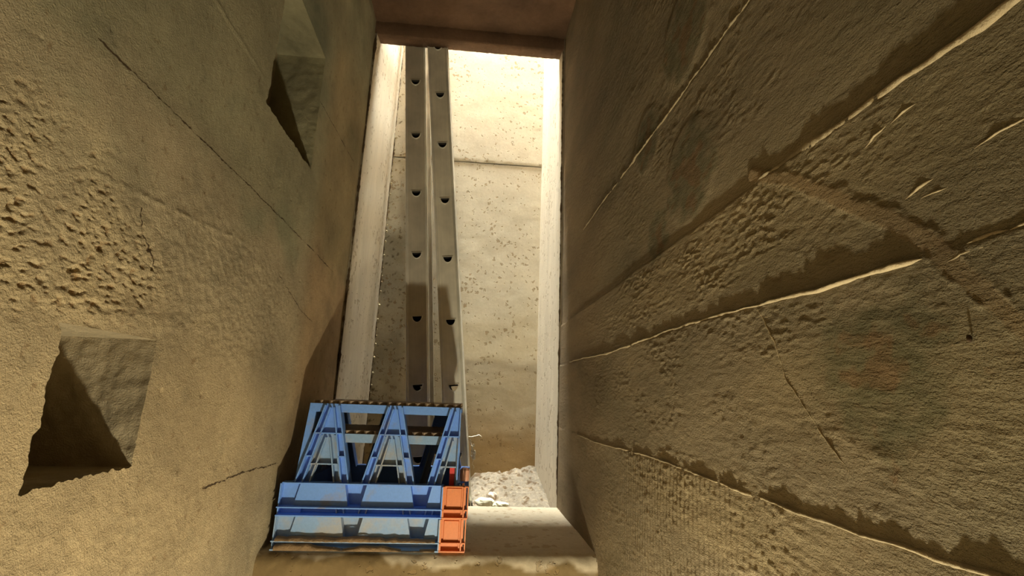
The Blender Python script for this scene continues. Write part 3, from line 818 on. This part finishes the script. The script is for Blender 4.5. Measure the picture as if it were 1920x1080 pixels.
# ------------------------------------------------------------------ nested plastic crates, upside down on the sill
LX, DY, H, RIM = 0.512, 0.43, 0.294, 0.082
BX0, BX1, BY = 0.026, 0.488, 0.044
def crate(name, loc, rotz, mat, label, dirty):
    root = empty(name, loc, (0, 0, rotz)); tag(root, label, 'crate', 'nested blue crates on the sill')
    def wall(side):
        """maps (X along this side, z, d outwards) to crate space; side 0 front, 1 right, 2 back, 3 left"""
        def fn(X, z, d):
            sl = 0.10 * (z - RIM)
            if side == 0: return (X, BY + sl - d, z)
            if side == 2: return (LX - X, DY - BY - sl + d, z)
            s6 = 0.05 * (z - RIM)
            if side == 1: return (BX1 - 0.016 - s6 + d * 0.4, X, z)
            return (LX - BX1 + 0.004 + s6 - d * 0.4, DY - X, z)
        return fn
    def rimfn(side):
        def fn(X, z, d):
            if side == 0: return (X, 0.014 - d, z)
            if side == 2: return (LX - X, DY - 0.014 + d, z)
            if side == 1: return (LX - 0.022 + d, X, z)
            return (0.014 - d, DY - X, z)
        return fn
    zt, zx, zp, zb = H - 0.004, 0.212, 0.150, RIM - 0.004
    def pillar(fn, c, lo, hi, corner=False):
        """A-shaped pillar; lo/hi clip the far edges of the body"""
        ah, fh = 0.0195, 0.073
        def half(z, inner=0.0): return ah + (fh - ah) * (zt - z) / (zt - zb) - inner
        lw = 0.0195
        L = lambda z, i=0.0: max(lo, c - half(z, i))
        Rr = (lambda z, i=0.0: hi - (i if i else 0)) if corner else (lambda z, i=0.0: min(hi, c + half(z, i)))
        p = MB()
        p.prism([(L(zx), zx), (Rr(zx), zx), (Rr(zt), zt), (L(zt), zt)], fn, 0, -0.003)
        p.prism([(L(zb), zb), (L(zb, lw), zb), (L(zx, lw), zx), (L(zx), zx)], fn, 0, -0.003)
        if not corner:
            p.prism([(Rr(zb, lw), zb), (Rr(zb), zb), (Rr(zx), zx), (Rr(zx, lw), zx)], fn, 0, -0.003)
        else:
            p.prism([(hi - 0.006, zb), (hi, zb), (hi, zx), (hi - 0.006, zx)], fn, 0, -0.003)
        # side webs running inwards
        p.strip((L(zb), zb), (L(zt), zt), 0.0025, fn, -0.001, -0.022)
        if not corner: p.strip((Rr(zb), zb), (Rr(zt), zt), 0.0025, fn, -0.001, -0.022)
        o = p.build('pillar', mat, root)
        r = MB(); rw, rd = 0.0034, 0.0150
        top = zt - 0.006
        r.strip((L(zb), zb), (L(zt), zt), rw, fn, rd, -0.001)
        r.strip((L(zb, lw), zb), (L(top, lw * 0.8), top), rw, fn, rd, -0.001)
        if not corner:
            r.strip((Rr(zb), zb), (Rr(zt), zt), rw, fn, rd, -0.001)
            r.strip((Rr(zb, lw), zb), (Rr(top, lw * 0.8), top), rw, fn, rd, -0.001)
            r.strip((Rr(zp, lw), zp), (Rr(zp), zp), rw, fn, rd, -0.001)
        else:
            r.strip((hi - 0.0014, zb), (hi - 0.0014, zt), rw, fn, rd, -0.001)
        r.strip((L(zp), zp), (L(zp, lw), zp), rw, fn, rd, -0.001)
        r.strip((L(zx), zx), (Rr(zx), zx), rw, fn, rd, -0.001)
        r.build('rib', mat, o)
    for side in (0, 2):
        fn = wall(side)
        for c, cn in ((0.103, False), (0.284, False), (0.466, True)):
            pillar(fn, c, BX0 + 0.002, BX1 - 0.011, cn)
        m = MB(); m.prism([(BX0 + 0.010, H - 0.024), (BX1 - 0.011, H - 0.024), (BX1 - 0.011, H), (BX0 + 0.010, H)], fn, 0.002, -0.003)
        m.build('top_bar', mat, root)
        m = MB(); e = 0.0 if side == 0 else 0.013
        m.prism([(BX0 - 0.001 + e, RIM - 0.004), (BX0 + 0.020 + e, RIM - 0.004), (BX0 + 0.030 + e, H - 0.002), (BX0 + 0.010 + e, H - 0.002)], fn, 0.000, -0.004)
        m.build('corner_post', mat, root)
    for side in (1, 3):
        fn = wall(side)
        for c in (0.135, DY - 0.135):
            pillar(fn, c, 0.045, DY - 0.045)
        m = MB(); m.prism([(BY + 0.022, H - 0.024), (DY - BY - 0.022, H - 0.024), (DY - BY - 0.022, H), (BY + 0.022, H)], fn, 0.001, -0.003)
        m.build('top_bar', mat, root)
    # base (uppermost now) with diagonal ribs
    m = MB(); e = 0.10 * (H - RIM)
    m.box((BX0 + 0.012, BY + e, H - 0.006), (BX1 - 0.012, DY - BY - e, H))
    bo = m.build('base', M_base, root)
    m = MB()
    x = BX0 - 0.3
    while x < BX1 - 0.02:
        p0, p1 = [x, BY + e + 0.004], [x + 0.33, DY - BY - e - 0.004]
        for k, lim in ((0, BX0 + 0.014), (1, BX1 - 0.014)): pass
        def clip(p, q):
            (xa, ya), (xb, yb) = p, q; t0, t1 = 0, 1
            l, h = BX0 + 0.016, BX1 - 0.016
            if xb == xa: return None
            t0 = max(0, (l - xa) / (xb - xa)); t1 = min(1, (h - xa) / (xb - xa))
            if t1 - t0 < 0.03: return None
            return [(xa + (xb - xa) * t0, ya + (yb - ya) * t0), (xa + (xb - xa) * t1, ya + (yb - ya) * t1)]
        s_ = clip(p0, p1)
        if s_: m.strip(s_[0], s_[1], 0.011, lambda X, y, d: (X, y, H - 0.001 + d), 0.010, 0.0)
        x += 0.028
    tag(m.build('base_rib', M_base, bo), kind='stuff')
    # rim
    GX0 = 0.440
    for side in range(4):
        fn = rimfn(side); L = LX if side % 2 == 0 else DY
        lf = 0.014 if side in (0, 2) else 0.003
        a, b = (0.006, GX0) if side in (0, 2) else (0.072, L - 0.048)
        m = MB(); m.prism([(a, 0.003), (b, 0.003), (b, RIM), (a, RIM)], fn, -0.030, -0.034)
        m.prism([(a - 0.006, 0.003), (a - 0.003, 0.003), (a - 0.003, RIM), (a - 0.006, RIM)], fn, -0.008, -0.034)
        if side in (0, 2): m.prism([(a - 0.003, 0.003), (a + 0.050, 0.003), (a + 0.050, RIM - 0.001), (a - 0.003, RIM - 0.001)], fn, -0.014, -0.033)
        m.prism([(a, RIM - 0.003), (b, RIM - 0.003), (b, RIM), (a, RIM)], fn, -0.004, -0.032)
        ro = m.build('rim', mat, root)
        lp = MB()
        lp.prism([(a - 0.006, 0.0205), (b, 0.0205), (b, 0.0235), (a - 0.006, 0.0235)], fn, lf, -0.033)
        lp.prism([(a - 0.006, 0.0), (b, 0.0), (b, 0.0032), (a - 0.006, 0.0032)], fn, lf, -0.033)
        lp.prism([(b - 0.003, 0.003), (b, 0.003), (b, RIM - 0.001), (b - 0.003, RIM - 0.001)], fn, lf - 0.002, -0.004)
        lp.prism([(a - 0.006, 0.003), (a - 0.003, 0.003), (a - 0.003, RIM - 0.001), (a - 0.006, RIM - 0.001)], fn, 0.004, -0.004)
        lp.build('lip', mat, ro)
        cs = (0.110, 0.289, 0.468) if side in (0, 2) else (0.15, DY - 0.12)
        for c in cs:
            t0, t1 = 0.060, 0.0725
            pl = [(max(a + 0.012, c - t1), 0.0236), (min(b - 0.004, c + t1), 0.0236), (min(b - 0.004, c + t0), RIM - 0.0035), (max(a + 0.030, c - t0), RIM - 0.0035)]
            m = MB(); m.prism(pl, fn, -0.006, -0.031)
            m.build('rim_panel', mat, ro)
    # orange corner guards (front right, back left)
    for sd in (0, 2):
        fn = rimfn(sd)
        m = MB()
        m.prism([(GX0, 0.003), (LX - 0.008, 0.003), (LX - 0.008, RIM), (GX0, RIM)], fn, -0.001, -0.006)
        for x0, x1 in ((GX0, GX0 + 0.005), (LX - 0.015, LX - 0.0115), (LX - 0.004, LX - 0.001)):
            m.prism([(x0, 0.0), (x1, 0.0), (x1, RIM), (x0, RIM)], fn, 0.012 if x1 < LX - 0.005 else 0.006, -0.006)
        m.prism([(GX0, 0.0205), (LX - 0.002, 0.0205), (LX - 0.002, 0.0235), (GX0, 0.0235)], fn, 0.012, -0.004)
        m.prism([(GX0, 0.0), (LX - 0.002, 0.0), (LX - 0.002, 0.0032), (GX0, 0.0032)], fn, 0.0135, -0.004)
        m.prism([(GX0, RIM - 0.003), (LX - 0.002, RIM - 0.003), (LX - 0.002, RIM), (GX0, RIM)], fn, 0.003, -0.012)
        f2 = rimfn(1 if sd == 0 else 3)
        m.prism([(0.010, 0.0), (0.07, 0.0), (0.07, RIM), (0.010, RIM)], f2, 0.008, 0.002)
        go = m.build('corner_guard', M_orange, root); go['label'] = 'orange corner guard of the crate rim'
        q = MB(); q.prism([(GX0 + 0.010, 0.026), (LX - 0.020, 0.026), (LX - 0.020, RIM - 0.005), (GX0 + 0.010, RIM - 0.005)], fn, 0.002, -0.002)
        q.build('guard_panel', M_orange, go, bevel=0.0012)
    return root
ang = -0.014
low = crate('plastic_crate', (-0.484, 1.434, ZS + 0.0015), ang, M_dusty, 'dusty blue upside-down crate at the bottom, soil caked along its rim', True)
upr = crate('plastic_crate', (-0.4815, 1.434, ZS + 0.0015 + 0.0835), ang, M_blue, 'cleaner blue upside-down crate on top with tall A-shaped pillars', False)
m = MB(); m.box((0.456, 0.050, RIM), (0.470, 0.056, 0.212))
o = m.build('corner_post', M_red, low); o['label'] = 'bright red inner strip at the right corner'
m = MB()
m.tube([(0.497, 0.11, RIM + 0.0), (0.497, 0.11, RIM + 0.012), (0.497, 0.11, RIM + 0.030), (0.497, 0.11, RIM + 0.036)], [0.0135, 0.0145, 0.0145, 0.010], 14)
o = m.build('catch', M_pinkish, upr, smooth=False); o['label'] = 'rounded orange catch standing on the right end of the rim'
# soil caked along the lower rim
nx = 220
xs = np.linspace(0.01, 0.43, nx)
hh = 0.003 + 0.011 * np.clip(0.55 + 1.1 * fbm(xs * 11, xs * 0, 4, 501), 0, 1.4) * (1 - 0.75 * sstep(0.30, 0.42, xs))
VV = np.zeros((nx, 5, 3))
for k, (dy, t) in enumerate(((-0.002, 0.0), (-0.001, 0.4), (0.004, 0.85), (0.010, 1.0), (0.0155, 1.0))):
    VV[:, k, 0] = xs; VV[:, k, 1] = dy + 0.0015 * fbm(xs * 60, xs * 0 + k, 2, 505); VV[:, k, 2] = 0.0230 + hh * t + 0.0012 * fbm(xs * 80, xs * 0 + k * 3.1, 2, 507)
tag(link('caked_soil', raw_mesh('caked_soil', VV.reshape(-1, 3), grid_quads(nx, 5)), M_soil, low), kind='stuff')
hh = np.clip(0.010 + 0.016 * fbm(xs * 8, xs * 0, 3, 511), 0.002, 0.0185) * (1 - 0.8 * sstep(0.26, 0.36, xs))
for k, (dy, t) in enumerate(((-0.004, 0.0), (-0.0035, 0.5), (0.000, 0.95), (0.006, 1.0), (0.0145, 1.0))):
    VV[:, k, 0] = xs; VV[:, k, 1] = dy + 0.001 * fbm(xs * 60, xs * 0 + k, 2, 515); VV[:, k, 2] = 0.0012 + hh * t
tag(link('caked_soil', raw_mesh('caked_soil', VV.reshape(-1, 3), grid_quads(nx, 5)), M_soil, low), kind='stuff')
